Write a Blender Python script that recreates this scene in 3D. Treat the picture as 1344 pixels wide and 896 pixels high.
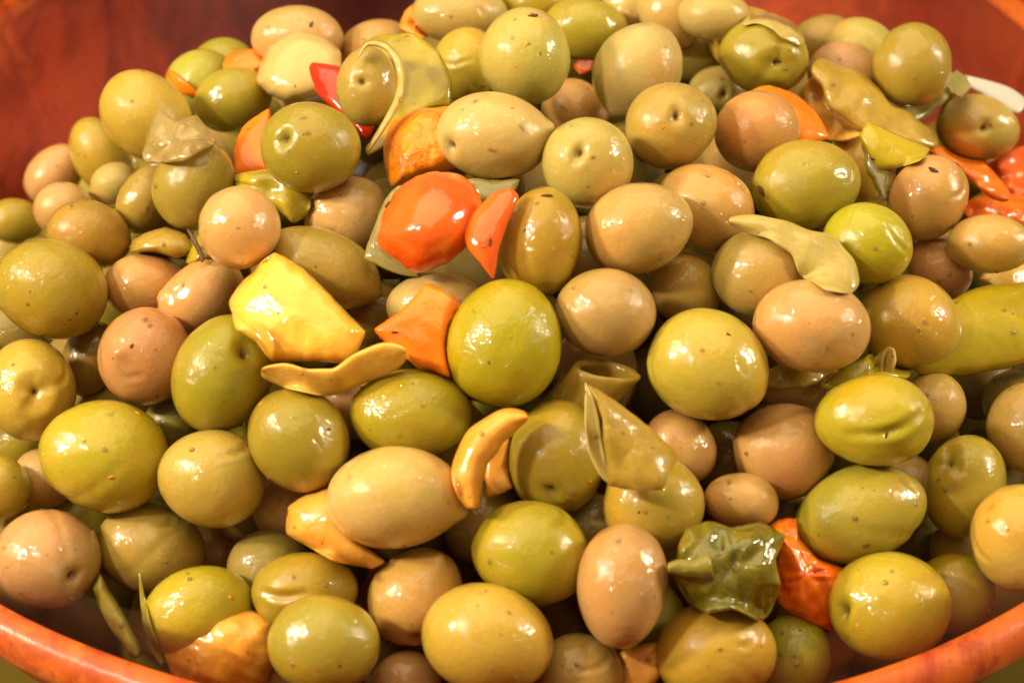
import bpy, bmesh, math, random
import numpy as np
from mathutils import Vector, Matrix
for o in list(bpy.data.objects): bpy.data.objects.remove(o, do_unlink=True)
random.seed(7); rng = np.random.default_rng(7)
scene = bpy.context.scene
COL = scene.collection
# ------------------------------------------------------------------ camera
FPX = 3200.0; ELEV = math.radians(36); DIST = 0.60; AIM = np.array([0, -0.05, 0.0])
FW = np.array([0, math.cos(ELEV), -math.sin(ELEV)]); RT = np.array([1.0, 0, 0]); UP = np.cross(RT, FW)
CAM = AIM - DIST * FW
cd = bpy.data.cameras.new('camera'); cam = bpy.data.objects.new('camera', cd); COL.objects.link(cam)
cam.location = CAM; cam.rotation_euler = (math.pi / 2 - ELEV, 0, 0)
cd.sensor_width = 36; cd.lens = FPX / 1344 * 36; cd.clip_start = 0.02; cd.clip_end = 50
cd.dof.use_dof = True; cd.dof.focus_distance = 0.56; cd.dof.aperture_fstop = 15
scene.camera = cam
# ------------------------------------------------------------------ light
w = bpy.data.worlds.new('World'); scene.world = w; w.use_nodes = True
bg = w.node_tree.nodes['Background']; bg.inputs[0].default_value = (1.0, 0.76, 0.42, 1); bg.inputs[1].default_value = 0.31
def lamp(name, loc, target, size, sizey, power, col):
    d = bpy.data.lights.new(name, 'AREA'); d.shape = 'RECTANGLE'; d.size = size; d.size_y = sizey; d.energy = power; d.color = col
    o = bpy.data.objects.new(name, d); COL.objects.link(o); o.location = loc
    o.rotation_euler = (Vector(target) - Vector(loc)).to_track_quat('-Z', 'Y').to_euler(); return o
lamp('key_lamp', (-0.80, -0.22, 0.54), (0, -0.03, 0.03), 0.09, 0.13, 9.0, (1.0, 0.87, 0.64))
lamp('second_key_lamp', (-0.60, -0.42, 0.64), (0, -0.03, 0.03), 0.08, 0.05, 4.6, (1.0, 0.89, 0.72))
lamp('side_lamp', (0.84, 0.0, 0.44), (0, -0.03, 0.03), 0.14, 0.22, 6.6, (1.0, 0.88, 0.68))
lamp('overhead_softbox', (-0.15, 0.10, 1.15), (0, -0.02, 0), 1.60, 1.60, 18.5, (1.0, 0.83, 0.53))  # broad unseen softbox added overhead for soft general fill
scene.view_settings.view_transform = 'Standard'; scene.view_settings.look = 'None'
scene.view_settings.exposure = -0.02; scene.view_settings.gamma = 1
scene.view_settings.use_curve_mapping = False
scene.render.engine = 'CYCLES'
# ------------------------------------------------------------------ maths helpers
def ray(x, y): return FW + RT * ((x - 672) / FPX) - UP * ((y - 448) / FPX)
def topx(P):
    q = np.asarray(P) - CAM; t = q @ FW
    return 672 + FPX * (q @ RT) / t, 448 - FPX * (q @ UP) / t, t
HC, HRX, HRY, HH, HZ, HP = -0.03, 0.178, 0.135, 0.088, -0.014, 2.0
def rho(x, y): return np.hypot(x / HRX, (y - HC) / HRY)
def surf(x, y): return HZ + HH * (1 - rho(x, y) ** HP)
TS = np.linspace(0.38, 0.85, 471)
def hit(x, y, off=0.0):                      # depth at which the sight line meets the heap lowered by off
    P = CAM + TS[:, None] * ray(x, y)
    g = P[:, 2] - surf(P[:, 0], P[:, 1]) + off
    i = np.where(g <= 0)[0]
    if len(i): return TS[i[0]]
    return TS[np.argmin(g)]
def hnorm(P):
    e = 1e-3; x, y = P[0], P[1]
    n = np.array([-(surf(x + e, y) - surf(x - e, y)) / (2 * e), -(surf(x, y + e) - surf(x, y - e)) / (2 * e), 1.0])
    return n / np.linalg.norm(n)
def s2l(c): 
    c = np.array(c) / 255.0
    return tuple(np.where(c <= 0.04045, c / 12.92, ((c + 0.055) / 1.055) ** 2.4))
def mesh_obj(name, V, Fc, mat, parent=None, smooth=True, merge=False):
    me = bpy.data.meshes.new(name); me.from_pydata([tuple(v) for v in V], [], [tuple(f) for f in Fc])
    if merge:
        b = bmesh.new(); b.from_mesh(me); bmesh.ops.remove_doubles(b, verts=b.verts, dist=2e-6)
        bmesh.ops.recalc_face_normals(b, faces=b.faces); b.to_mesh(me); b.free()
    me.polygons.foreach_set('use_smooth', [smooth] * len(me.polygons)); me.materials.append(mat); me.update()
    o = bpy.data.objects.new(name, me); COL.objects.link(o)
    if parent: o.parent = parent
    return o
def tag(o, label=None, cat=None, group=None, kind=None):
    if label: o['label'] = label
    if cat: o['category'] = cat
    if group: o['group'] = group
    if kind: o['kind'] = kind
    return o
# ------------------------------------------------------------------ materials
def nodes(name):
    m = bpy.data.materials.new(name); m.use_nodes = True; nt = m.node_tree; p = nt.nodes['Principled BSDF']
    def N(t, **k):
        n = nt.nodes.new(t)
        for a, v in k.items(): setattr(n, a, v)
        return n
    return m, nt, p, N
def noise(N, nt, vec, scale, detail=3, rough=.55, dist=0):
    n = N('ShaderNodeTexNoise'); n.inputs['Scale'].default_value = scale; n.inputs['Detail'].default_value = detail
    n.inputs['Roughness'].default_value = rough; n.inputs['Distortion'].default_value = dist
    if vec is not None: nt.links.new(vec, n.inputs['Vector'])
    return n.outputs['Fac']
def ramp(N, nt, fac, a, b, ca=(0, 0, 0, 1), cb=(1, 1, 1, 1)):
    r = N('ShaderNodeValToRGB'); r.color_ramp.elements[0].position = a; r.color_ramp.elements[1].position = b
    r.color_ramp.elements[0].color = ca; r.color_ramp.elements[1].color = cb; nt.links.new(fac, r.inputs[0]); return r.outputs[0]
def mix(N, nt, fac, A, B, mode='MIX'):
    m = N('ShaderNodeMix', data_type='RGBA', blend_type=mode)
    for s, v in ((m.inputs[0], fac), (m.inputs[6], A), (m.inputs[7], B)):
        if hasattr(v, 'is_linked'): nt.links.new(v, s)
        else: s.default_value = v
    return m.outputs[2]
def bump(N, nt, h, strength, dist, prev=None):
    b = N('ShaderNodeBump'); b.inputs['Strength'].default_value = strength; b.inputs['Distance'].default_value = dist
    nt.links.new(h, b.inputs['Height'])
    if prev is not None: nt.links.new(prev, b.inputs['Normal'])
    return b.outputs[0]
def coords(N, nt):
    tc = N('ShaderNodeTexCoord'); oi = N('ShaderNodeObjectInfo'); v = N('ShaderNodeVectorMath', operation='ADD')
    s = N('ShaderNodeVectorMath', operation='SCALE'); cx = N('ShaderNodeCombineXYZ')
    for i in range(3): nt.links.new(oi.outputs['Random'], cx.inputs[i])
    nt.links.new(cx.outputs[0], s.inputs[0]); s.inputs['Scale'].default_value = 3.7
    nt.links.new(tc.outputs['Object'], v.inputs[0]); nt.links.new(s.outputs[0], v.inputs[1])
    return v.outputs[0], oi
def olive_mat():
    m, nt, p, N = nodes('olive_skin')
    v, oi = coords(N, nt); base = oi.outputs['Color']
    warm = mix(N, nt, 1.0, base, (1.10, 0.95, 0.80, 1), 'MULTIPLY')
    green = mix(N, nt, 1.0, base, (0.90, 0.97, 0.72, 1), 'MULTIPLY')
    c = mix(N, nt, ramp(N, nt, noise(N, nt, v, 55, 2), .46, .66), base, warm)
    c = mix(N, nt, ramp(N, nt, noise(N, nt, v, 38, 3, .6, .6), .50, .66), c, green)
    # fine pale flecks of the skin
    fl = ramp(N, nt, noise(N, nt, v, 1100, 2), .56, .70)
    pale = mix(N, nt, 1.0, c, (1.22, 1.18, 1.15, 1), 'MULTIPLY')
    fm = N('ShaderNodeMath', operation='MULTIPLY'); nt.links.new(fl, fm.inputs[0]); fm.inputs[1].default_value = .6
    c = mix(N, nt, fm.outputs[0], c, pale)
    # sparse brown pores
    vo = N('ShaderNodeTexVoronoi'); vo.inputs['Scale'].default_value = 260; nt.links.new(v, vo.inputs['Vector'])
    d = ramp(N, nt, vo.outputs['Distance'], .07, .13, (1, 1, 1, 1), (0, 0, 0, 1))
    gate = ramp(N, nt, noise(N, nt, v, 85, 2), .60, .68)
    dm = N('ShaderNodeMath', operation='MULTIPLY'); nt.links.new(d, dm.inputs[0]); nt.links.new(gate, dm.inputs[1])
    dm2 = N('ShaderNodeMath', operation='MULTIPLY'); nt.links.new(dm.outputs[0], dm2.inputs[0]); dm2.inputs[1].default_value = .4
    c = mix(N, nt, dm2.outputs[0], c, (0.12, 0.05, 0.015, 1))
    # bruises
    br = ramp(N, nt, noise(N, nt, v, 110, 5, .65, 1.0), .64, .74)
    bm = N('ShaderNodeMath', operation='MULTIPLY'); nt.links.new(br, bm.inputs[0]); bm.inputs[1].default_value = .45
    c = mix(N, nt, bm.outputs[0], c, (0.30, 0.13, 0.04, 1))
    at = N('ShaderNodeAttribute', attribute_name='scar'); 
    c = mix(N, nt, at.outputs['Fac'], c, (0.10, 0.04, 0.012, 1))
    nt.links.new(c, p.inputs['Base Color'])
    p.inputs['Subsurface Weight'].default_value = .22; p.inputs['Subsurface Radius'].default_value = (1.0, .65, .22); p.inputs['Subsurface Scale'].default_value = .0022
    rr = N('ShaderNodeMapRange'); rr.inputs[3].default_value = .24; rr.inputs[4].default_value = .46; nt.links.new(noise(N, nt, v, 240, 3), rr.inputs[0])
    nt.links.new(rr.outputs[0], p.inputs['Roughness']); p.inputs['IOR'].default_value = 1.45; p.inputs['Specular IOR Level'].default_value = .25
    b = bump(N, nt, noise(N, nt, v, 170, 3, .55), .35, .0009)
    b = bump(N, nt, noise(N, nt, v, 900, 3, .6), .22, .00022, b)
    nt.links.new(b, p.inputs['Normal'])
    p.inputs['Coat Weight'].default_value = .9; p.inputs['Coat Roughness'].default_value = .05; p.inputs['Coat IOR'].default_value = 1.45
    gz = ramp(N, nt, noise(N, nt, v, 130, 2, .5), .42, .62)
    hm = N('ShaderNodeMath', operation='MULTIPLY'); nt.links.new(noise(N, nt, v, 620, 3, .6, .8), hm.inputs[0]); nt.links.new(gz, hm.inputs[1])
    b2 = bump(N, nt, noise(N, nt, v, 150, 3, .55, .3), .8, .0011)
    b2 = bump(N, nt, noise(N, nt, v, 330, 2, .5, .4), .6, .0004, b2)
    b2 = bump(N, nt, hm.outputs[0], 1.0, .00060, b2)
    nt.links.new(b2, p.inputs['Coat Normal'])
    return m
def veg_mat(name, c1, c2, scale=120, wr=.35, wscale=300, rough=.28, trans=0.0, sss=.3, speck=True, coat=.7, stretch=None, edge=None):
    m, nt, p, N = nodes(name); v, oi = coords(N, nt)
    if stretch:
        mp = N('ShaderNodeMapping'); mp.inputs['Scale'].default_value = stretch; nt.links.new(v, mp.inputs[0]); v2 = mp.outputs[0]
    else: v2 = v
    c = mix(N, nt, ramp(N, nt, noise(N, nt, v2, scale, 4, .6, .5), .35, .68), (*s2l(c1), 1), (*s2l(c2), 1))
    if speck:
        br = ramp(N, nt, noise(N, nt, v, scale * 3.5, 3, .6), .68, .75)
        c = mix(N, nt, br, c, (*[x * .45 for x in s2l(c1)], 1))
    if edge:                                  # pale inner flesh on the cut faces
        at = N('ShaderNodeAttribute', attribute_name='scar'); c = mix(N, nt, at.outputs['Fac'], c, (*s2l(edge), 1))
    nt.links.new(c, p.inputs['Base Color'])
    p.inputs['Subsurface Weight'].default_value = sss; p.inputs['Subsurface Radius'].default_value = (1, .7, .3); p.inputs['Subsurface Scale'].default_value = .002
    p.inputs['Roughness'].default_value = rough; p.inputs['Transmission Weight'].default_value = trans; p.inputs['IOR'].default_value = 1.42; p.inputs['Specular IOR Level'].default_value = .5 if trans else .4
    b = bump(N, nt, noise(N, nt, v2, wscale, 4, .55, .5), wr, .0011)
    b = bump(N, nt, noise(N, nt, v, 1300, 2, .6), .2, .0002, b)
    nt.links.new(b, p.inputs['Normal']); nt.links.new(b, p.inputs['Coat Normal'])
    p.inputs['Coat Weight'].default_value = min(1, coat * .9); p.inputs['Coat Roughness'].default_value = .08
    return m
def bowl_mat(name, c1, c2, c3, cw=.12, stave_shade=.72, bs=14):
    m, nt, p, N = nodes(name); tc = N('ShaderNodeTexCoord')
    sx = N('ShaderNodeSeparateXYZ'); nt.links.new(tc.outputs['Object'], sx.inputs[0])
    mp = N('ShaderNodeMapping'); mp.inputs['Scale'].default_value = (6, 1.2, 3); nt.links.new(tc.outputs['Object'], mp.inputs[0])
    g = noise(N, nt, mp.outputs[0], 12, 5, .62, 1.2)
    c = mix(N, nt, ramp(N, nt, g, .36, .62), (*s2l(c1), 1), (*s2l(c2), 1))
    b0 = noise(N, nt, tc.outputs['Object'], bs, 5, .65, .7)
    c = mix(N, nt, ramp(N, nt, b0, .50, .68), c, (*s2l(c3), 1))
    sp = ramp(N, nt, noise(N, nt, tc.outputs['Object'], 620, 3, .65), .63, .68)
    gt = ramp(N, nt, noise(N, nt, tc.outputs['Object'], 60, 3), .45, .6)
    mm = N('ShaderNodeMath', operation='MULTIPLY'); nt.links.new(sp, mm.inputs[0]); nt.links.new(gt, mm.inputs[1])
    c = mix(N, nt, mm.outputs[0], c, (0.05, 0.012, 0.006, 1))
    ln = ramp(N, nt, noise(N, nt, mp.outputs[0], 60, 3, .6, 2), .60, .66)
    lm = N('ShaderNodeMath', operation='MULTIPLY'); nt.links.new(ln, lm.inputs[0]); lm.inputs[1].default_value = .35
    c = mix(N, nt, lm.outputs[0], c, (*[x * .5 for x in s2l(c1)], 1))
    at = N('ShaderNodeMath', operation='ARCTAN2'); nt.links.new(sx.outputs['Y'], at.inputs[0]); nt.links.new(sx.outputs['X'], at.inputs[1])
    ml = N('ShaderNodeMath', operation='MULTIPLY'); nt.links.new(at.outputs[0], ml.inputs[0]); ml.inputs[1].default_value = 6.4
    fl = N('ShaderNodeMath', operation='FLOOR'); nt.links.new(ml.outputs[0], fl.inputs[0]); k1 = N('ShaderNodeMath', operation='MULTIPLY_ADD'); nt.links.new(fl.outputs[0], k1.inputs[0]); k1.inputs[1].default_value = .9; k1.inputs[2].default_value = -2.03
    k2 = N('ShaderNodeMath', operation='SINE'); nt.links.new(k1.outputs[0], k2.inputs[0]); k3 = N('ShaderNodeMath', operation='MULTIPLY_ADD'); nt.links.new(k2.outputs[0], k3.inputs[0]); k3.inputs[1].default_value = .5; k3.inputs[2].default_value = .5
    c = mix(N, nt, ramp(N, nt, k3.outputs[0], .0, 1.0, (.0, .0, .0, 1), (stave_shade, stave_shade, stave_shade, 1)), c, (*[x * .6 for x in s2l(c1)], 1))  # stave tones ordered to paint shade on the centre and right back wall
    nt.links.new(c, p.inputs['Base Color']); p.inputs['Roughness'].default_value = .6; p.inputs['Specular IOR Level'].default_value = .3
    p.inputs['Coat Weight'].default_value = cw; p.inputs['Coat Roughness'].default_value = .25
    b = bump(N, nt, noise(N, nt, mp.outputs[0], 40, 4), .25, .001)
    b = bump(N, nt, noise(N, nt, tc.outputs['Object'], 350, 3), .15, .0006, b)
    nt.links.new(b, p.inputs['Normal']); nt.links.new(b, p.inputs['Coat Normal'])
    return m
M_OL = olive_mat()
M = dict(
 tomato=veg_mat('red_pepper_flesh', (226, 84, 18), (236, 112, 32), 70, .18, 120, .2, 0, .35, False, .9, None, (236, 130, 40)),
 orange=veg_mat('orange_pepper_flesh', (238, 112, 8), (244, 138, 20), 90, .3, 220, .24, 0, .4, True, .8, None, (240, 150, 50)),
 carrot=veg_mat('cooked_carrot', (240, 126, 6), (246, 154, 24), 200, .9, 320, .3, 0, .4, True, .8),
 shred=veg_mat('orange_shred', (226, 88, 6), (240, 132, 16), 150, .5, 260, .26, 0, .4, True, .8),
 red=veg_mat('red_pepper_skin', (196, 28, 8), (214, 52, 14), 90, .2, 150, .2, 0, .3, False, .9),
 yellow=veg_mat('yellow_chunk', (232, 174, 48), (240, 192, 80), 60, .4, 240, .18, 0, .45, True, 1.5),
 yelrib=veg_mat('yellow_pepper_flesh', (222, 166, 58), (232, 190, 92), 110, .4, 200, .28, 0, .4, True, .7, None, (236, 200, 120)),
 peach=veg_mat('pale_orange_flesh', (222, 148, 46), (234, 174, 76), 110, .4, 170, .26, 0, .45, True, .8, None, (240, 190, 110)),
 green=veg_mat('green_pepper_flesh', (150, 130, 16), (176, 152, 34), 110, .4, 170, .28, 0, .35, True, .8, None, (190, 176, 90)),
 ygreen=veg_mat('yellow_green_pepper', (160, 140, 16), (186, 160, 34), 90, .25, 120, .24, 0, .4, False, .9, None, (210, 190, 100)),
 dgreen=veg_mat('dark_green_pepper', (96, 90, 14), (132, 114, 28), 150, .7, 220, .17, 0, .3, True, 1.0),
 khaki=veg_mat('khaki_pepper_flesh', (156, 126, 38), (180, 146, 58), 120, .4, 220, .32, 0, .35, True, .6, None, (196, 170, 100)),
 clear=veg_mat('clear_onion_skin', (206, 176, 96), (222, 196, 130), 90, .5, 200, .1, .6, .0, False, 1.0),
 onion=veg_mat('onion_flesh', (150, 136, 66), (184, 168, 98), 110, .35, 160, .15, .25, .2, False, 1.0),
 cream=veg_mat('pale_onion_strip', (180, 156, 74), (204, 180, 104), 120, .35, 170, .25, .08, .3, False, .8, None, (220, 200, 130)),
 turnip=veg_mat('pale_chunk_flesh', (196, 162, 92), (208, 176, 108), 90, .25, 160, .25, 0, .5, False, .8),
 stemm=veg_mat('green_stem', (130, 116, 34), (158, 144, 66), 120, .3, 200, .3, 0, .3, True, .6),
 fleck=veg_mat('dried_herb', (70, 38, 12), (96, 60, 24), 300, .5, 600, .6, 0, 0, False, .2),
 drop=veg_mat('oil', (226, 200, 110), (236, 214, 140), 60, .05, 90, .04, .92, 0, False, 1.0),
 white=veg_mat('white_plastic', (196, 192, 178), (214, 210, 198), 40, .1, 60, .25, 0, .1, False, .5),
)
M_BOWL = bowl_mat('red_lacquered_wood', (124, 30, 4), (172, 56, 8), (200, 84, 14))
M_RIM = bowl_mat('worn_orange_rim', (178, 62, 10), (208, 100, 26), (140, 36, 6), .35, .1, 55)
def film_mat():
    m, nt, p, N = nodes('clear_film'); nt.nodes.remove(p); out = nt.nodes['Material Output']
    t = N('ShaderNodeBsdfTransparent'); t.inputs[0].default_value = (.97, .93, .88, 1); g = N('ShaderNodeBsdfGlossy'); g.inputs['Roughness'].default_value = .3
    d = N('ShaderNodeBsdfTranslucent'); d.inputs[0].default_value = (.85, .6, .42, 1)
    f = N('ShaderNodeFresnel'); f.inputs[0].default_value = 1.4
    tc = N('ShaderNodeTexCoord'); b = bump(N, nt, noise(N, nt, tc.outputs['Object'], 60, 3), .5, .004); nt.links.new(b, g.inputs['Normal']); nt.links.new(b, f.inputs['Normal'])
    a = N('ShaderNodeMixShader'); a.inputs[0].default_value = .025; nt.links.new(t.outputs[0], a.inputs[1]); nt.links.new(d.outputs[0], a.inputs[2])
    s = N('ShaderNodeMixShader'); nt.links.new(f.outputs[0], s.inputs[0]); nt.links.new(a.outputs[0], s.inputs[1]); nt.links.new(g.outputs[0], s.inputs[2])
    nt.links.new(s.outputs[0], out.inputs[0]); return m
M_FILM = film_mat()
def table_mat():
    m, nt, p, N = nodes('oiled_table'); tc = N('ShaderNodeTexCoord')
    c = mix(N, nt, ramp(N, nt, noise(N, nt, tc.outputs['Object'], 9, 4), .35, .65), (*s2l((112, 100, 10)), 1), (*s2l((96, 70, 14)), 1))
    nt.links.new(c, p.inputs['Base Color']); p.inputs['Roughness'].default_value = .5; return m
# ------------------------------------------------------------------ setting: table and bowls
o = mesh_obj('table', [(-3, -3, -.105), (3, -3, -.105), (3, 3, -.105), (-3, 3, -.105)], [(0, 1, 2, 3)], table_mat()); o['kind'] = 'structure'
def lathe(profile, n=160, wob=0.0006, seed=0, back=1.0):
    V = []; Fc = []
    for j, (r, z) in enumerate(profile):
        for i in range(n):
            a = 2 * math.pi * i / n
            q = r + wob * math.sin(5 * a + seed) + wob * .6 * math.sin(11 * a + 2 + seed)
            V.append((q * math.cos(a), q * math.sin(a) * (1 + (back - 1) * max(0, math.sin(a)) ** 1), z + wob * .8 * math.sin(3 * a + seed)))
    for j in range(len(profile) - 1):
        for i in range(n):
            k = (i + 1) % n; Fc.append((j * n + i, j * n + k, (j + 1) * n + k, (j + 1) * n + i))
    return V, Fc
def bowl(loc, R, depth, label, seed, rimw=.0085, cat='bowl', group=None, back=1.0):
    t = bpy.data.objects.new('bowl', None); COL.objects.link(t); t.location = loc
    tag(t, label, cat, group)
    s = R / .18
    inner = [(0.0005, -depth + .006)] + [(R - rimw - (R - rimw - .55 * R) * (1 - q) ** 1.0 * 1.0, 0) for q in ()]
    prof_in = [(R - rimw, -.0035), (R - rimw - .004 * s, -.012), (R * .90, -.30 * depth), (R * .80, -.55 * depth), (R * .66, -.78 * depth), (R * .48, -.90 * depth), (R * .25, -.93 * depth), (.001, -.93 * depth)]
    prof_out = [(.001, -depth), (R * .40, -depth), (R * .46, -.98 * depth), (R * .62, -.86 * depth), (R * .80, -.62 * depth), (R * .92, -.32 * depth), (R * .972, -.011)]
    def smooth(p, k=3):
        for _ in range(k):
            q = [p[0]]
            for a, b in zip(p[:-1], p[1:]):
                q += [(a[0] * .75 + b[0] * .25, a[1] * .75 + b[1] * .25), (a[0] * .25 + b[0] * .75, a[1] * .25 + b[1] * .75)]
            p = q + [p[-1]]
        return p
    pr = smooth(prof_in)[::-1]
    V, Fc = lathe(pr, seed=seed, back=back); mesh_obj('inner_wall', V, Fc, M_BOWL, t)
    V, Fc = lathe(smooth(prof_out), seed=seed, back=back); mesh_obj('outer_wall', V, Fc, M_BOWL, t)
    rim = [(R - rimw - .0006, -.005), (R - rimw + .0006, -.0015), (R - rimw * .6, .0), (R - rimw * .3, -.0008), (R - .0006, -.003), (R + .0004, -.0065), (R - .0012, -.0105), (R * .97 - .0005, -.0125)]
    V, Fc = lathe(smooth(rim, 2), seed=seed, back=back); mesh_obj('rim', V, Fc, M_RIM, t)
    return t
bowl((0, 0, 0), .188, .10, 'wide red wooden bowl holding the whole heap of olives', 0, back=1.5)
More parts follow.
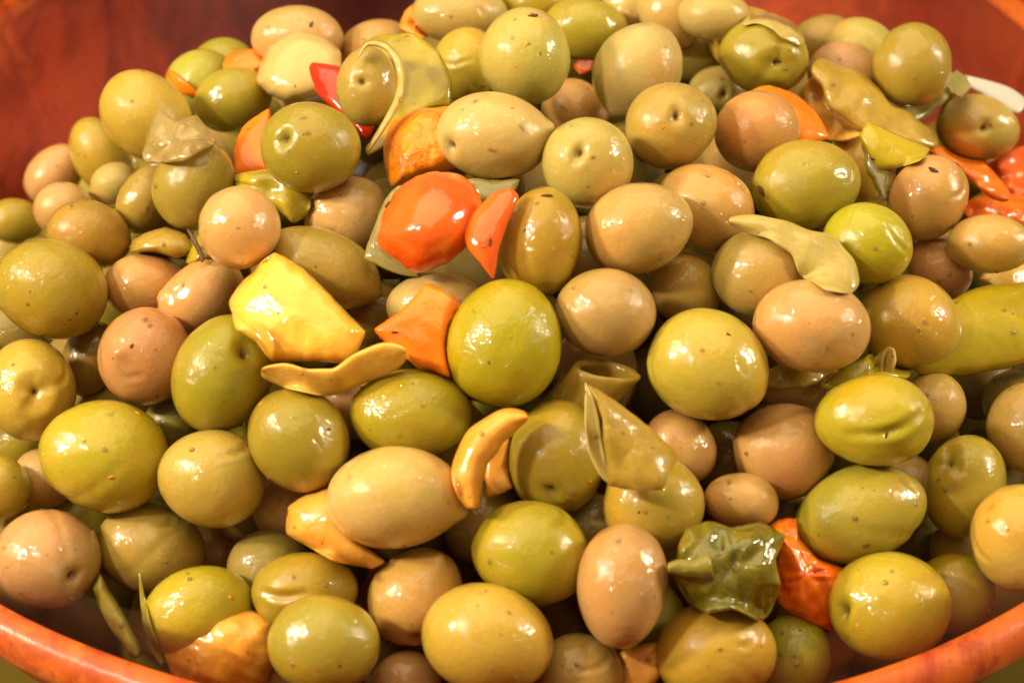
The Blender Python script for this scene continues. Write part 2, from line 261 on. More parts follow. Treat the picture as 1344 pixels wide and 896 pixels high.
# ------------------------------------------------------------------ olives: x, y, half length, half width, tilt, layer, colour, features, label
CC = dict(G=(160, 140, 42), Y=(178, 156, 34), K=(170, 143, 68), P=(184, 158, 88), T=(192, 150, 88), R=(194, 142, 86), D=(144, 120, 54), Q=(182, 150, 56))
OL = [
 (392,50,61,42,0,1,'T',[('s',408,32,.05)],'tan olive resting behind the pale chunk at the far upper left of the heap'),
 (497,70,54,44,0,2.2,'T',[],'tan olive hidden behind the curl of the large green pepper'),
 (482,114,52,41,88,0,'K',[('h',475,107)],'small brownish olive with a stem hole, wrapped by the large green pepper curl'),
 (603,18,64,39,0,0,'P',[('c',620,-10,640,40)],'pale green olive cut by the top edge of the photo, above the yellowish creased olive'),
 (612,86,49,44,80,1,'Q',[('c',578,82,618,78)],'yellowish creased olive between the green pepper curl and a big pale olive'),
 (688,74,64,60,90,0,'P',[('s',673,52,.05),('s',699,20,.06),('s',709,70,.03)],'large pale round olive with a few dark specks at the top middle of the heap'),
 (768,38,57,41,-5,1,'G',[],'smooth green olive lying behind the large pale round olives at the top'),
 (838,92,66,57,60,.4,'P',[('n',805,145)],'pale round olive just above the khaki one with a star shaped stem hole'),
 (835,12,43,29,-30,2,'T',[('s',831,14,.05)],'pale tan olive at the top edge between a green and a creamy olive'),
 (882,18,32,30,-60,2.3,'P',[],'pale olive squeezed at the top edge left of the creamy yellow olive'),
 (938,20,48,34,-5,1.5,'P',[('s',950,-4,.15)],'creamy yellow olive at the top edge, right of centre'),
 (908,68,34,25,-15,2,'K',[],'small khaki olive behind the big pale round olive, upper right of centre'),
 (943,124,41,37,0,1.2,'K',[('h',951,124),('s',924,118,.06)],'small khaki olive with a deep hole, left of the green olive with the torn skin'),
 (881,164,60,57,20,0,'K',[('h',888,152)],'khaki round olive with a star shaped stem hole, near the top middle'),
 (1003,74,60,50,-10,.4,'G',[('H',1022,84)],'green olive with a deep round pit hole under a strip of torn pale skin'),
 (755,150,46,44,-50,2,'T',[],'yellow tan olive in shade behind the large pale speckless gap at the top middle'),
 (648,178,76,57,-6,0,'P',[('h',590,193),('n',722,166),('b',626,134,.07),('b',683,169,.06),('s',646,198,.06)],'pale pointed olive with brown scars lying on the orange textured carrot piece'),
 (771,214,60,60,0,0,'P',[('h',760,200),('s',750,168,.05)],'pale round olive with one narrow stem hole, just left of the khaki star holed one'),
 (993,172,56,54,0,0,'R',[],'orange tan speckled olive resting on a bright orange slice'),
 (1058,243,71,59,12,0,'G',[('c',992,262,1010,288),('s',1000,252,.07)],'large green olive with a wrinkled left end, upper right of the heap'),
 (1122,222,45,49,0,1,'Q',[('s',1146,236,.06)],'yellowish olive tucked behind the large wrinkled green olive, under the pepper strips'),
 (1198,86,56,52,80,0,'G',[],'smooth round green olive standing alone at the upper right above the green bean'),
 (1108,98,42,34,-15,2,'T',[],'tan olive partly behind the translucent pepper strips at the upper right'),
 (1130,66,32,17,0,3,'P',[],'pale olive top peeking out left of the smooth round green olive'),
 (1082,60,30,20,0,3,'D',[],'greyish olive blurred behind the torn skinned green olive'),
 (1283,167,55,44,-10,-.3,'P',[('h',1291,168)],'cream olive with a neat oval stem hole beside the white plastic edge'),
 (1218,260,58,50,55,0,'R',[('c',1250,260,1265,235),('s',1226,224,.06)],'pinkish tan angular olive left of the shredded orange pepper'),
 (1140,319,60,53,-22,0,'Y',[('c',1165,300,1190,330)],'bright yellow green olive with a dented right side, right of the curved onion strip'),
 (1184,300,42,26,-50,1,'K',[],'greyish khaki olive squeezed behind the bright dented yellow green olive'),
 (1300,320,57,39,-3,0,'K',[],'khaki olive lying just below the shredded orange pepper at the right edge'),
 (1236,350,45,38,-50,.6,'R',[],'small orange tan olive between the khaki olives at the right'),
 (1265,217,42,26,-10,2,'P',[],'pale olive hidden beneath the orange shreds and the cream holed olive'),
 (194,154,70,54,-42,0,'Q',[],'large smooth ochre olive at the upper left edge beside the glassy onion flake'),
 (305,131,53,42,18,1,'G',[],'glossy green olive below the small orange tip at the upper left'),
 (262,108,30,22,30,2.2,'G',[],'small green olive peeking out behind the orange sliver at the upper left'),
 (292,92,34,20,20,3,'G',[],'green olive just under the orange tip at the upper left'),
 (334,170,38,35,60,2,'K',[],'greyish olive hidden behind the narrow orange pepper piece at the upper left'),
 (130,202,52,38,-62,1,'G',[],'green upright olive left of the large ochre one, at the edge of the heap'),
 (72,228,46,34,45,1.2,'T',[],'tan olive touching the red bowl wall at the far left'),
 (84,274,40,36,0,.6,'T',[],'smaller tan olive directly under the tan one at the red bowl wall'),
 (151,241,33,28,20,1,'P',[],'small pale green olive in the row under the ochre olive'),
 (190,262,47,34,62,.5,'K',[('b',194,274,.08)],'khaki olive with one raised brown spot left of the big dull green olive'),
 (254,242,61,53,70,0,'K',[],'big dull green olive beneath the glassy onion flake'),
 (408,193,67,60,-5,0,'G',[('h',373,182),('b',399,156,.06)],'shiny green olive with stem hole and dark dot, right of the narrow orange piece'),
 (315,298,54,55,0,0,'T',[('n',318,340),('s',272,302,.05)],'round tan olive in front of the crumpled green pepper'),
 (455,283,57,50,40,.5,'T',[('c',440,300,446,325)],'tan olive just left of the red tomato like pepper piece'),
 (20,290,38,30,0,1,'G',[],'green olive at the left edge above the biggest green olive'),
 (116,308,56,46,-12,0,'G',[],'glossy green olive above and right of the biggest green olive at the left'),
 (15,335,45,29,0,2,'T',[],'tan olive sliver at the left edge behind the biggest green olive'),
 (68,379,76,66,-20,0,'G',[],'biggest green olive at the left edge with three white highlights'),
 (192,374,55,43,2,.5,'T',[],'tan olive just under the dark green pointed wedge'),
 (264,390,62,45,36,.6,'T',[('n',213,387)],'tan pointed olive left of the yellow chunk'),
 (419,350,82,50,-22,.5,'K',[('n',493,385)],'long khaki olive with a nipple end behind the yellow chunk'),
 (191,468,65,62,70,0,'R',[('b',190,421,.09),('n',158,464),('c',160,485,185,492)],'pinkish tan olive with two little warts, left of centre'),
 (292,490,81,64,65,0,'G',[('h',322,463)],'large green olive with a slit stem hole left below the yellow chunk'),
 (40,512,60,67,0,0,'Q',[('H',46,515),('c',72,505,85,480)],'yellowish olive with a star shaped dent at the left edge'),
 (118,470,52,36,70,1.6,'D',[],'grey green shaded olive between the pinkish warty olive and the star dented one'),
 (136,598,84,74,-12,0,'Y',[('s',145,545,.03)],'big golden yellow olive in the lower left'),
 (22,582,42,24,0,2,'G',[],'green olive sliver under the star dented olive at the left edge'),
 (58,628,42,40,0,1.6,'T',[],'tan shaded olive tucked left of the big golden yellow olive'),
 (-2,640,42,44,0,0,'G',[],'green olive cut by the left edge above the big tan stem holed olive'),
 (278,627,71,64,-5,0,'K',[('c',290,600,325,582)],'khaki olive with a fine crease, right of the big golden yellow olive'),
 (224,556,40,36,40,1.6,'D',[],'dark olive in the gap under the pinkish warty olive'),
 (393,577,71,65,-50,0,'G',[],'round green olive under the left end of the wavy yellow pepper ribbon'),
 (538,543,80,59,0,0,'G',[],'wide glossy green olive under the orange diamond piece'),
 (517,653,90,68,5,0,'T',[('n',605,674),('C',442,620,445,690),('s',507,640,.02)],'largest tan olive with a nipple at its right end, below centre'),
 (662,451,84,76,76,0,'Y',[],'brightest yellow green olive at the centre right of the orange diamond piece'),
 (572,402,66,45,0,1,'P',[],'pale olive half covered by the orange diamond piece'),
 (710,318,74,54,82,0,'G',[('s',718,257,.05)],'upright dull green olive hugged by a curved orange pepper slice'),
 (839,299,73,60,12,0,'T',[('s',882,313,.05),('s',865,341,.05)],'big plain tan olive right of the upright dull green olive'),
 (925,272,66,56,-25,.5,'T',[('h',974,244)],'tan olive with a hole at its upper right, left of the wrinkled green olive'),
 (795,410,67,57,-5,0,'T',[],'oval tan olive above the hollow green pepper tube'),
 (898,379,50,46,-20,1,'K',[],'shaded khaki olive between two tan olives, right of centre'),
 (931,480,83,71,-22,0,'Q',[('c',862,455,860,495)],'big khaki yellow olive right of the hollow green pepper tube'),
 (997,358,62,58,0,.4,'K',[],'khaki olive held under the curved pale onion strip'),
 (1065,428,78,60,-8,0,'T',[('c',990,420,1000,460),('s',1116,438,.03)],'smooth tan olive just below the curved pale onion strip'),
 (1194,424,70,62,-25,.5,'Q',[],'yellow khaki olive left of the big yellow green pepper slab'),
 (1148,552,78,61,0,0,'Y',[('C',1118,570,1205,545)],'shiny yellow green olive with a long sunken crease'),
 (1225,533,44,46,0,1,'K',[],'khaki olive behind the long creased yellow green olive'),
 (1028,592,67,64,0,.5,'R',[],'russet freckled olive in the right half'),
 (893,587,52,45,-55,1,'T',[],'shaded tan olive right of the folded pepper piece'),
 (972,658,50,38,-8,.5,'T',[('b',960,654,.06)],'smallest tan olive above the dark wrinkled pepper'),
 (731,600,75,64,80,0,'G',[('h',722,645),('c',722,650,745,660)],'green olive with a dimple at its base, left of the folded pepper piece'),
 (857,662,67,65,0,.5,'G',[],'green olive beneath the folded pepper piece'),
 (697,724,79,68,-12,0,'Y',[('b',644,738,.07),('c',730,690,738,668)],'yellow green olive with a small dark scar at its lower left'),
 (817,768,83,59,85,0,'R',[('s',846,788,.09),('s',812,710,.08)],'bean shaped peach olive standing upright at the bottom middle'),
 (1131,674,90,64,20,0,'G',[('n',1049,692),('s',1137,716,.05),('c',1185,620,1200,640)],'lemon shaped green olive with a nipple on the left, above the orange lumpy piece'),
 (1186,642,48,48,0,1.2,'T',[],'tan olive behind the lemon shaped green olive'),
 (1266,637,69,54,78,.8,'Q',[('H',1244,604)],'khaki yellow olive with a dent near its top at the right'),
 (1352,560,58,62,0,0,'T',[],'pale tan olive cut by the right edge'),
 (1334,524,46,40,20,1.6,'D',[],'dark khaki olive behind the pale tan one at the right edge'),
 (1168,795,81,71,-3,0,'Y',[('h',1107,803),('s',1115,836,.04)],'glossy yellow green olive with a stem hole at the lower right, touching the rim'),
 (1252,778,54,54,0,1,'G',[],'green olive behind the glossy stem holed olive at the lower right rim'),
 (1345,704,70,70,0,0,'Q',[('s',1303,667,.10),('c',1280,690,1300,735)],'yellow olive with orange stains at the lower right edge'),
 (1272,724,36,22,0,2.2,'K',[],'shaded khaki olive sliver above the lower right rim olives'),
 (941,856,80,68,0,0,'Q',[('c',965,845,985,838)],'yellow khaki olive at the bottom, under the dark wrinkled pepper'),
 (1042,860,50,56,0,1,'G',[('s',1025,858,.06),('s',1042,860,.08)],'green olive with a dark dot, low under the lumpy orange piece'),
 (641,838,88,72,-15,0,'Q',[],'biggest khaki olive at the bottom middle'),
 (546,783,68,60,50,.5,'T',[('h',548,838),('n',575,735)],'pinkish tan olive between the largest tan olive and the biggest khaki one'),
 (425,845,73,65,0,0,'G',[],'pale green olive at the bottom, right of the pale orange fold'),
 (400,776,70,52,5,.6,'G',[('C',345,775,400,778)],'green olive with a soft crease above the bottom pale green one'),
 (354,745,44,38,0,2.2,'D',[],'dark green olive in the deep shade left of the yellow orange half'),
 (262,802,74,60,18,.5,'Y',[],'bright yellow olive just above the pale orange fold at the lower left'),
 (197,718,71,60,-12,.5,'K',[('c',205,690,225,680)],'khaki and tan olive right of the big tan stem holed olive'),
 (62,733,70,65,0,0,'T',[('h',95,757)],'big tan olive with a stem hole by the lower left rim'),
 (102,690,42,30,-30,2,'G',[],'green olive sliver above the big tan olive of the lower left rim'),
 (762,886,59,55,-20,.5,'K',[('s',739,840,.05),('c',760,880,800,862)],'khaki olive with a scratch at the bottom edge, right of the biggest khaki one'),
 (534,897,47,44,0,1,'T',[],'tan olive cut by the bottom edge between two big olives'),
 (320,662,54,48,0,2,'D',[],'dark olive in deep shade under the finely creased khaki olive'),
 (282,726,22,24,0,2.4,'R',[],'dark reddish olive sliver above the bright yellow olive'),
 (632,686,50,44,60,2,'D',[],'shaded green olive under the orange yellow curl'),
 (385,668,30,36,0,2.2,'T',[],'tan olive sliver left of the yellow orange half'),
 (775,694,26,26,0,2,'D',[],'small shaded olive above the bean shaped peach olive'),
 (1040,510,46,34,0,1.6,'T',[],'shaded tan olive below the smooth tan olive and above the russet one'),
 (455,528,38,26,0,2,'T',[],'tan sliver of an olive under the wavy yellow ribbon'),
 (485,415,36,36,0,2,'D',[],'dark green olive between the yellow chunk and the orange diamond'),
 (1285,505,52,32,0,2,'D',[],'shaded olive under the big yellow green pepper slab'),
 (10,440,42,28,0,2,'D',[],'green olive sliver between the biggest green and the star dented olive'),
 (700,4,34,16,0,2.4,'G',[],'green olive tip at the top edge between two pale olives'),
 (775,330,28,30,0,2,'T',[],'tan shaded olive between the upright dull green and the big plain tan olive'),
 (955,600,44,42,0,2.8,'D',[],'very dark green olive in the gap left of the russet olive'),
 (1207,705,28,26,0,2.6,'D',[],'dark olive sliver under the lemon shaped green olive'),
 (1036,672,30,24,0,2.6,'D',[],'dark green olive sliver under the russet olive'),
 (905,95,30,26,0,2.6,'T',[],'tan olive sliver behind the big pale round olive'),
 (978,52,30,20,0,2.2,'Q',[],'yellow olive sliver left of the torn skinned green olive'),
]
nO = len(OL)
O = np.array([[q[0], q[1], q[2], q[3], math.radians(q[4]), q[5]] for q in OL], float)
ctr = np.zeros((nO, 3)); T = np.zeros(nO); A = np.zeros(nO); B = np.zeros(nO); Cc = np.zeros(nO); FR = np.zeros((nO, 3, 3))
for i in range(nO):
    x, y, a, b, an, L = O[i]
    T[i] = hit(x, y, .010 + .0115 * L); 
def place():
    for i in range(nO):
        x, y, a, b, an, L = O[i]; d = ray(x, y); ctr[i] = CAM + T[i] * d
        A[i] = a * T[i] / FPX; B[i] = b * T[i] / FPX
        if L >= 1.9: A[i] = max(A[i], .0095); B[i] = max(B[i], .0085)
        Cc[i] = (A[i] * .35 + B[i] * .65)
        ez = -d / np.linalg.norm(d); ex0 = RT - ez * (RT @ ez); ex0 /= np.linalg.norm(ex0); ey0 = np.cross(ez, ex0)
        ex = ex0 * math.cos(an) + ey0 * math.sin(an); ey = np.cross(ez, ex)
        FR[i] = np.stack([ex, ey, ez], 1)
T0 = T.copy()
for it in range(140):
    place(); push = np.zeros(nO)
    for i in range(nO):
        dv = ctr - ctr[i]; D = np.linalg.norm(dv, axis=1); D[i] = 9
        for j in np.where(D < .034)[0]:
            if j <= i: continue
            u = dv[j] / D[j]
            li = FR[i].T @ u; lj = FR[j].T @ u
            ri = 1 / math.sqrt((li[0] / A[i]) ** 2 + (li[1] / B[i]) ** 2 + (li[2] / Cc[i]) ** 2)
            rj = 1 / math.sqrt((lj[0] / A[j]) ** 2 + (lj[1] / B[j]) ** 2 + (lj[2] / Cc[j]) ** 2)
            pen = ri + rj - D[j] - .0004
            if pen > 0:
                s = 1.0 if T[j] > T[i] else -1.0
                if abs(O[i][5] - O[j][5]) > .3: s = 1.0 if O[j][5] > O[i][5] else -1.0
                ax = max(.35, abs(u @ FW)); k = min(.003, .35 * pen / ax)
                push[i] -= s * k; push[j] += s * k
    T += push * .8 + (T0 - T) * .02
place()
CTR, AX, BX, CX = ctr.copy(), A.copy(), B.copy(), Cc.copy()
print('solver drift mm', np.abs(T - T0).mean() * 1000, np.abs(T - T0).max() * 1000)
# front surface depth of the olives seen at a pixel, per olive
def front(px, py):                            # -> list of (olive, depth front, depth back)
    d = ray(px, py); out = []
    for i in range(nO):
        if abs(px - O[i][0]) > O[i][2] + O[i][3] or abs(py - O[i][1]) > O[i][2] + O[i][3]: continue
        S = np.diag([1 / AX[i], 1 / BX[i], 1 / CX[i]]) @ FR[i].T
        p = S @ (CAM - CTR[i]); q = S @ d
        a = q @ q; b = p @ q; c = p @ p - 1; D = b * b - a * c
        if D > 0: out.append((i, (-b - math.sqrt(D)) / a, (-b + math.sqrt(D)) / a))
    return out
# ------------------------------------------------------------------ building one olive
ICO = {}
def ico(n):
    if n not in ICO:
        b = bmesh.new(); bmesh.ops.create_icosphere(b, subdivisions=n, radius=1); b.verts.ensure_lookup_table()
        V = np.array([v.co[:] for v in b.verts]); Fc = np.array([[v.index for v in f.verts] for f in b.faces]); b.free()
        V /= np.linalg.norm(V, axis=1)[:, None]; ICO[n] = (V, Fc)
    return ICO[n]
def raw_mesh(name, V, Fc, mat):
    me = bpy.data.meshes.new(name); me.vertices.add(len(V)); me.vertices.foreach_set('co', V.astype(np.float32).ravel())
    k = Fc.shape[1]; me.loops.add(len(Fc) * k); me.loops.foreach_set('vertex_index', Fc.ravel().astype(np.int32))
    me.polygons.add(len(Fc)); me.polygons.foreach_set('loop_start', np.arange(0, len(Fc) * k, k, dtype=np.int32))
    me.update(calc_edges=True); me.polygons.foreach_set('use_smooth', np.ones(len(Fc), bool)); me.materials.append(mat); me.validate(); return me
def lump(p, r, amp, fr):
    s = np.zeros(len(p))
    for k in range(5):
        v = r.normal(size=3); v *= fr * (1 + .5 * k) / np.linalg.norm(v); s += np.sin(p @ v + r.uniform(0, 6.28)) / (1 + .6 * k)
    return amp * s / 2
def olive_mesh(name, a, b, c, feats, seed, n):
    V, Fc = ico(n); r = np.random.default_rng(seed); p = V.copy()
    m = 1 + lump(p, r, .028, 1.8) + lump(p, r, .006, 5)
    if r.random() < .6:                       # a faint soft furrow
        q = r.normal(size=3); q /= np.linalg.norm(q); t = np.cross(q, r.normal(size=3)); t /= np.linalg.norm(t)
        m -= .02 * np.exp(-((p @ q) / .10) ** 2) * np.clip((p @ t - .1) * 1.5, 0, 1)
    scar = np.zeros(len(p))
    for f in feats:
        k = f[0]; d = f[1]
        ang = np.arccos(np.clip(p @ d, -1, 1))
        if k == 'h':
            t = np.cross(d, (0.3, 1, .2)); t /= np.linalg.norm(t); s = np.cross(d, t)
            u, v = p @ t, p @ s; e = np.sqrt((u / .8) ** 2 + (v / 1.25) ** 2); f_ = p @ d > 0
            az = np.arctan2(v, u)
            m -= f_ * (.085 * np.exp(-(e / (.20 + .03 * np.sin(3 * az + seed))) ** 2) + .15 * np.exp(-(e / .085) ** 2)); scar += f_ * (np.exp(-(e / .075) ** 4) * .9 + .18 * np.exp(-(e / .14) ** 2))
            m += f_ * .016 * np.exp(-((e - .30) / .09) ** 2)
        if k == 'H':
            az = np.arctan2(p @ np.cross(d, (0.3, 1, .2)), (p - np.outer(p @ d, d)) @ np.array((0.3, 1, .2)))
            w_ = .30 + .07 * np.sin(3 * az + seed) + .04 * np.sin(5 * az)
            m -= .13 * np.exp(-(ang / w_) ** 2) + .14 * np.exp(-(ang / .10) ** 2); scar += np.exp(-(ang / .07) ** 4) * .85 + .2 * np.exp(-(ang / .2) ** 2)
            m += .03 * np.exp(-((ang - .48) / .12) ** 2)
        if k == 'n': m += .085 * np.exp(-(ang / .13) ** 2) + .05 * np.exp(-(ang / .35) ** 2); scar += .25 * np.exp(-(ang / .05) ** 2)
        if k == 'b': w_ = f[2] * .9; m += .012 * np.exp(-(ang / w_) ** 4); scar += .8 * np.exp(-(ang / (w_ * (1 + .25 * np.sin(p @ np.array((31, 17, 23)))))) ** 6)
        if k == 's': w_ = f[2] * .9 * (1 + .35 * np.sin(p @ np.array((21, 37, 29)))); scar += .7 * np.exp(-(ang / w_) ** 4) if f[2] < .085 else .35 * np.exp(-(ang / w_) ** 2)
        if k in 'cC':
            d2 = f[2]; seg = d2 - d; L2 = seg @ seg; t = np.clip(((p - d) @ seg) / L2, 0, 1); bow = .10 * np.sin(np.pi * t)
            nn = np.cross(seg, d); nn /= np.linalg.norm(nn); q = d + t[:, None] * seg + bow[:, None] * nn; e = np.linalg.norm(p - q / np.linalg.norm(q, axis=1)[:, None], axis=1)
            w1, dp = (.055, .05) if k == 'c' else (.085, .095)
            taper = .35 + .65 * np.sin(np.pi * np.clip(t, .02, .98))
            m -= taper * dp * np.exp(-(e / w1) ** 2) ; m += taper * dp * .3 * np.exp(-((e - 2.4 * w1) / w1) ** 2); scar += .16 * taper * np.exp(-(e / (w1 * .4)) ** 2)
    tp = r.uniform(-.07, .07); P = p * m[:, None]; P[:, 1] *= 1 + tp * p[:, 0]; P[:, 2] *= 1 + tp * p[:, 0]
    me = raw_mesh(name, P * np.array([a, b, c]), Fc, M_OL)
    at = me.attributes.new('scar', 'FLOAT', 'POINT'); at.data.foreach_set('value', np.clip(scar, 0, 1).astype(np.float32))
    return me
def jit(code, r, dark=1.0):
    c = np.array(CC[code]) + r.normal(0, 5) + r.normal(0, 3.5, 3) * np.array([1, 1, 1.2]); return (*[v * dark for v in s2l(np.clip(c, 5, 250))], 1)
# ------------------------------------------------------------------ draped pieces
def spline(pts, n, closed=True):
    P = np.array(pts, float); m = len(P); seg = m if closed else m - 1
    L = [np.linalg.norm(P[(i + 1) % m][:2] - P[i][:2]) for i in range(seg)]; cum = np.concatenate([[0], np.cumsum(L)]); out = []
    for s in (np.arange(n) / n if closed else np.linspace(0, 1, n)) * cum[-1]:
        i = min(seg - 1, np.searchsorted(cum, s, side='right') - 1); t = (s - cum[i]) / L[i]
        g = (lambda k: P[k % m]) if closed else (lambda k: P[min(max(k, 0), m - 1)])
        p0, p1, p2, p3 = g(i - 1), g(i), g(i + 1), g(i + 2); k_ = .5 if m > 40 else (.24 if closed else .45); m1 = (p2 - p0) * k_; m2 = (p3 - p1) * k_
        out.append((2 * t**3 - 3 * t**2 + 1) * p1 + (t**3 - 2 * t**2 + t) * m1 + (-2 * t**3 + 3 * t**2) * p2 + (t**3 - t**2) * m2)
    return np.array(out)
def wave(X, Y, seed, fr):
    r = np.random.default_rng(seed); s = 0
    for k in range(6):
        a = r.uniform(0, 6.28); f = fr * (.6 + .35 * k); s = s + np.sin((X * math.cos(a) + Y * math.sin(a)) * f + r.uniform(0, 6.28)) / (1 + .5 * k)
    return s / 2.2
def plane_t(X, Y, cx, cy, t0, tilt, extra=(0, 0)):
    P0 = CAM + t0 * ray(cx, cy); n = hnorm(P0) * tilt + (1 - tilt) * (-FW) + RT * extra[0] + UP * extra[1]; n /= np.linalg.norm(n)
    k = (P0 - CAM) @ n; R = FW[None, None] + RT[None, None] * ((X - 672) / FPX)[..., None] - UP[None, None] * ((Y - 448) / FPX)[..., None]
    return k / (R @ n)
def conform(X, Y, Tm, L, th, ncyc, closed, strength=1.0, iters=10):
    nu, nv = X.shape; Tc = Tm.copy()
    lo = np.full(X.shape, -9.0); hi = np.full(X.shape, 9.0)
    for i in range(nu):
        for j in range(nv):
            for (o_, tf, tb) in front(X[i, j], Y[i, j]):
                if O[o_][5] > L: hi[i, j] = min(hi[i, j], tf - th * .5 - .0003)
                else: lo[i, j] = max(lo[i, j], min(tb, tf + th * .5 + .0012))
    for _ in range(iters):
        Tc = np.minimum(np.maximum(Tc, np.where(lo > hi, -9, lo)), hi)
        up = np.roll(Tc, 1, 1) if closed else np.concatenate([Tc[:, :1], Tc[:, :-1]], 1)
        dn = np.roll(Tc, -1, 1) if closed else np.concatenate([Tc[:, 1:], Tc[:, -1:]], 1)
        le = np.concatenate([Tc[:1], Tc[:-1]], 0); ri = np.concatenate([Tc[1:], Tc[-1:]], 0)
        Tc = .5 * Tc + .125 * (up + dn + le + ri)
        if closed: Tc[0] = Tc[1].mean()
    return Tc
def rays(X, Y): return FW + RT * ((X - 672) / FPX)[..., None] - UP * ((Y - 448) / FPX)[..., None]
def finish(name, X, Y, Tm, G, th, mat, closed, nz, seed, wr, wf, parent=None, edge=None):
    R = rays(X, Y); nu, nv = X.shape
    W = wave(X, Y, seed, wf) * wr
    top = CAM + (Tm - th / 2 * G + W)[..., None] * R; bot = CAM + (Tm + th / 2 * G + W)[..., None] * R
    V = np.concatenate([top.reshape(-1, 3), bot.reshape(-1, 3)]); n = nu * nv; Fc = []
    for i in range(nu - 1):
        for j in range(nv if closed else nv - 1):
            k = (j + 1) % nv; a, b, c, d = i * nv + j, i * nv + k, (i + 1) * nv + k, (i + 1) * nv + j
            Fc.append((a, d, c, b)); Fc.append((a + n, b + n, c + n, d + n))
    c0 = V.mean(0)
    o = mesh_obj(name, V - c0, Fc, mat, parent, True, True); o.location = c0
    return o
RI = np.array([.0, .14, .28, .42, .55, .66, .75, .82, .88, .92, .95, .975, .99, 1.0])
def patch(name, out, L, th, mat, label=None, cat=None, lift=0, bulge=0, axis=None, tilt=.5, extra=(0, 0), wr=.0003, wf=.08, n=96, conf=True, group=None, ep=6, seed=1, c=None, iters=10):
    o = spline(out, n); c = np.array(c or o.mean(0)); 
    z = np.fft.fft(o[:, 0] + 1j * o[:, 1]); fq = np.fft.fftfreq(n, 1 / n); z[(np.abs(fq) > 2)] = 0; z = np.fft.ifft(z); w_ = RI[:, None] ** 2.2
    ox = w_ * o[:, 0] + (1 - w_) * z.real; oy = w_ * o[:, 1] + (1 - w_) * z.imag
    X = c[0] + RI[:, None] * (ox - c[0]); Y = c[1] + RI[:, None] * (oy - c[1])
    # a slightly ragged cut edge
    r = np.random.default_rng(seed); ph = np.linspace(0, 2 * np.pi, n, endpoint=False)
    rag = sum(np.sin(ph * k + r.uniform(0, 6)) * .9 / (1 + k * .06) for k in (9, 14, 21, 31)) * .010
    X += RI[:, None] ** 4 * rag * (o[:, 0] - c[0]); Y += RI[:, None] ** 4 * rag * (o[:, 1] - c[1])
    t0 = hit(c[0], c[1], .010 + .0115 * L) - lift
    Tm = plane_t(X, Y, c[0], c[1], t0, tilt, extra)
    if axis is None: bl = 1 - RI[:, None] ** 2 + 0 * X
    else:
        a = math.radians(axis); s = -(X - c[0]) * math.sin(a) - (Y - c[1]) * math.cos(a); s /= np.abs(s).max(); bl = 1 - s ** 2
    Tm = Tm - bulge * bl
    if conf: Tm = conform(X, Y, Tm, L, th, n, True, iters=iters)
    G = np.sqrt(np.clip(1 - RI ** ep, 0, 1))[:, None] + 0 * X
    ob = finish(name, X, Y, Tm, G, th, mat, True, 0, seed, wr, wf)
    return tag(ob, label, cat, group)
def ribbon(name, cl, L, th, mat, label=None, cat=None, lift=0, bulge=0, tilt=.5, extra=(0, 0), wr=.0003, wf=.08, conf=True, group=None, seed=1, rag=.03, nu=70, nv=17, iters=10, depth=None, twist=0):
    q = spline(cl, nu, False); d = np.gradient(q[:, :2], axis=0); d /= np.linalg.norm(d, axis=1)[:, None]; nn = np.stack([-d[:, 1], d[:, 0]], 1)
    v = np.sin(np.linspace(-np.pi / 2, np.pi / 2, nv)); s = np.linspace(-1, 1, nu)
    r = np.random.default_rng(seed); rg = sum(np.sin(s * k + r.uniform(0, 6)) for k in (5, 8, 13)) * rag
    wd = (q[:, 2] / 2 * (1 + rg))[:, None] * np.sqrt(np.clip(1 - s ** 14, .0, 1))[:, None]
    X = q[:, 0:1] + v[None] * wd * nn[:, 0:1]; Y = q[:, 1:2] + v[None] * wd * nn[:, 1:2]
    c = q[nu // 2]; t0 = hit(c[0], c[1], .010 + .0115 * L) - lift
    Tm = plane_t(X, Y, c[0], c[1], t0, tilt, extra) - bulge * (1 - v[None] ** 2) + twist * v[None]
    if depth is not None: Tm = Tm + np.interp(s, np.linspace(-1, 1, len(depth)), depth)[:, None]
    if conf: Tm = conform(X, Y, Tm, L, th, nv, False, iters=iters)
    G = np.sqrt(np.clip(1 - v ** 6, 0, 1))[None] * np.sqrt(np.clip(1 - s ** 20, 0, 1))[:, None]
    ob = finish(name, X, Y, Tm, G, th, mat, False, 0, seed, wr, wf); return tag(ob, label, cat, group)
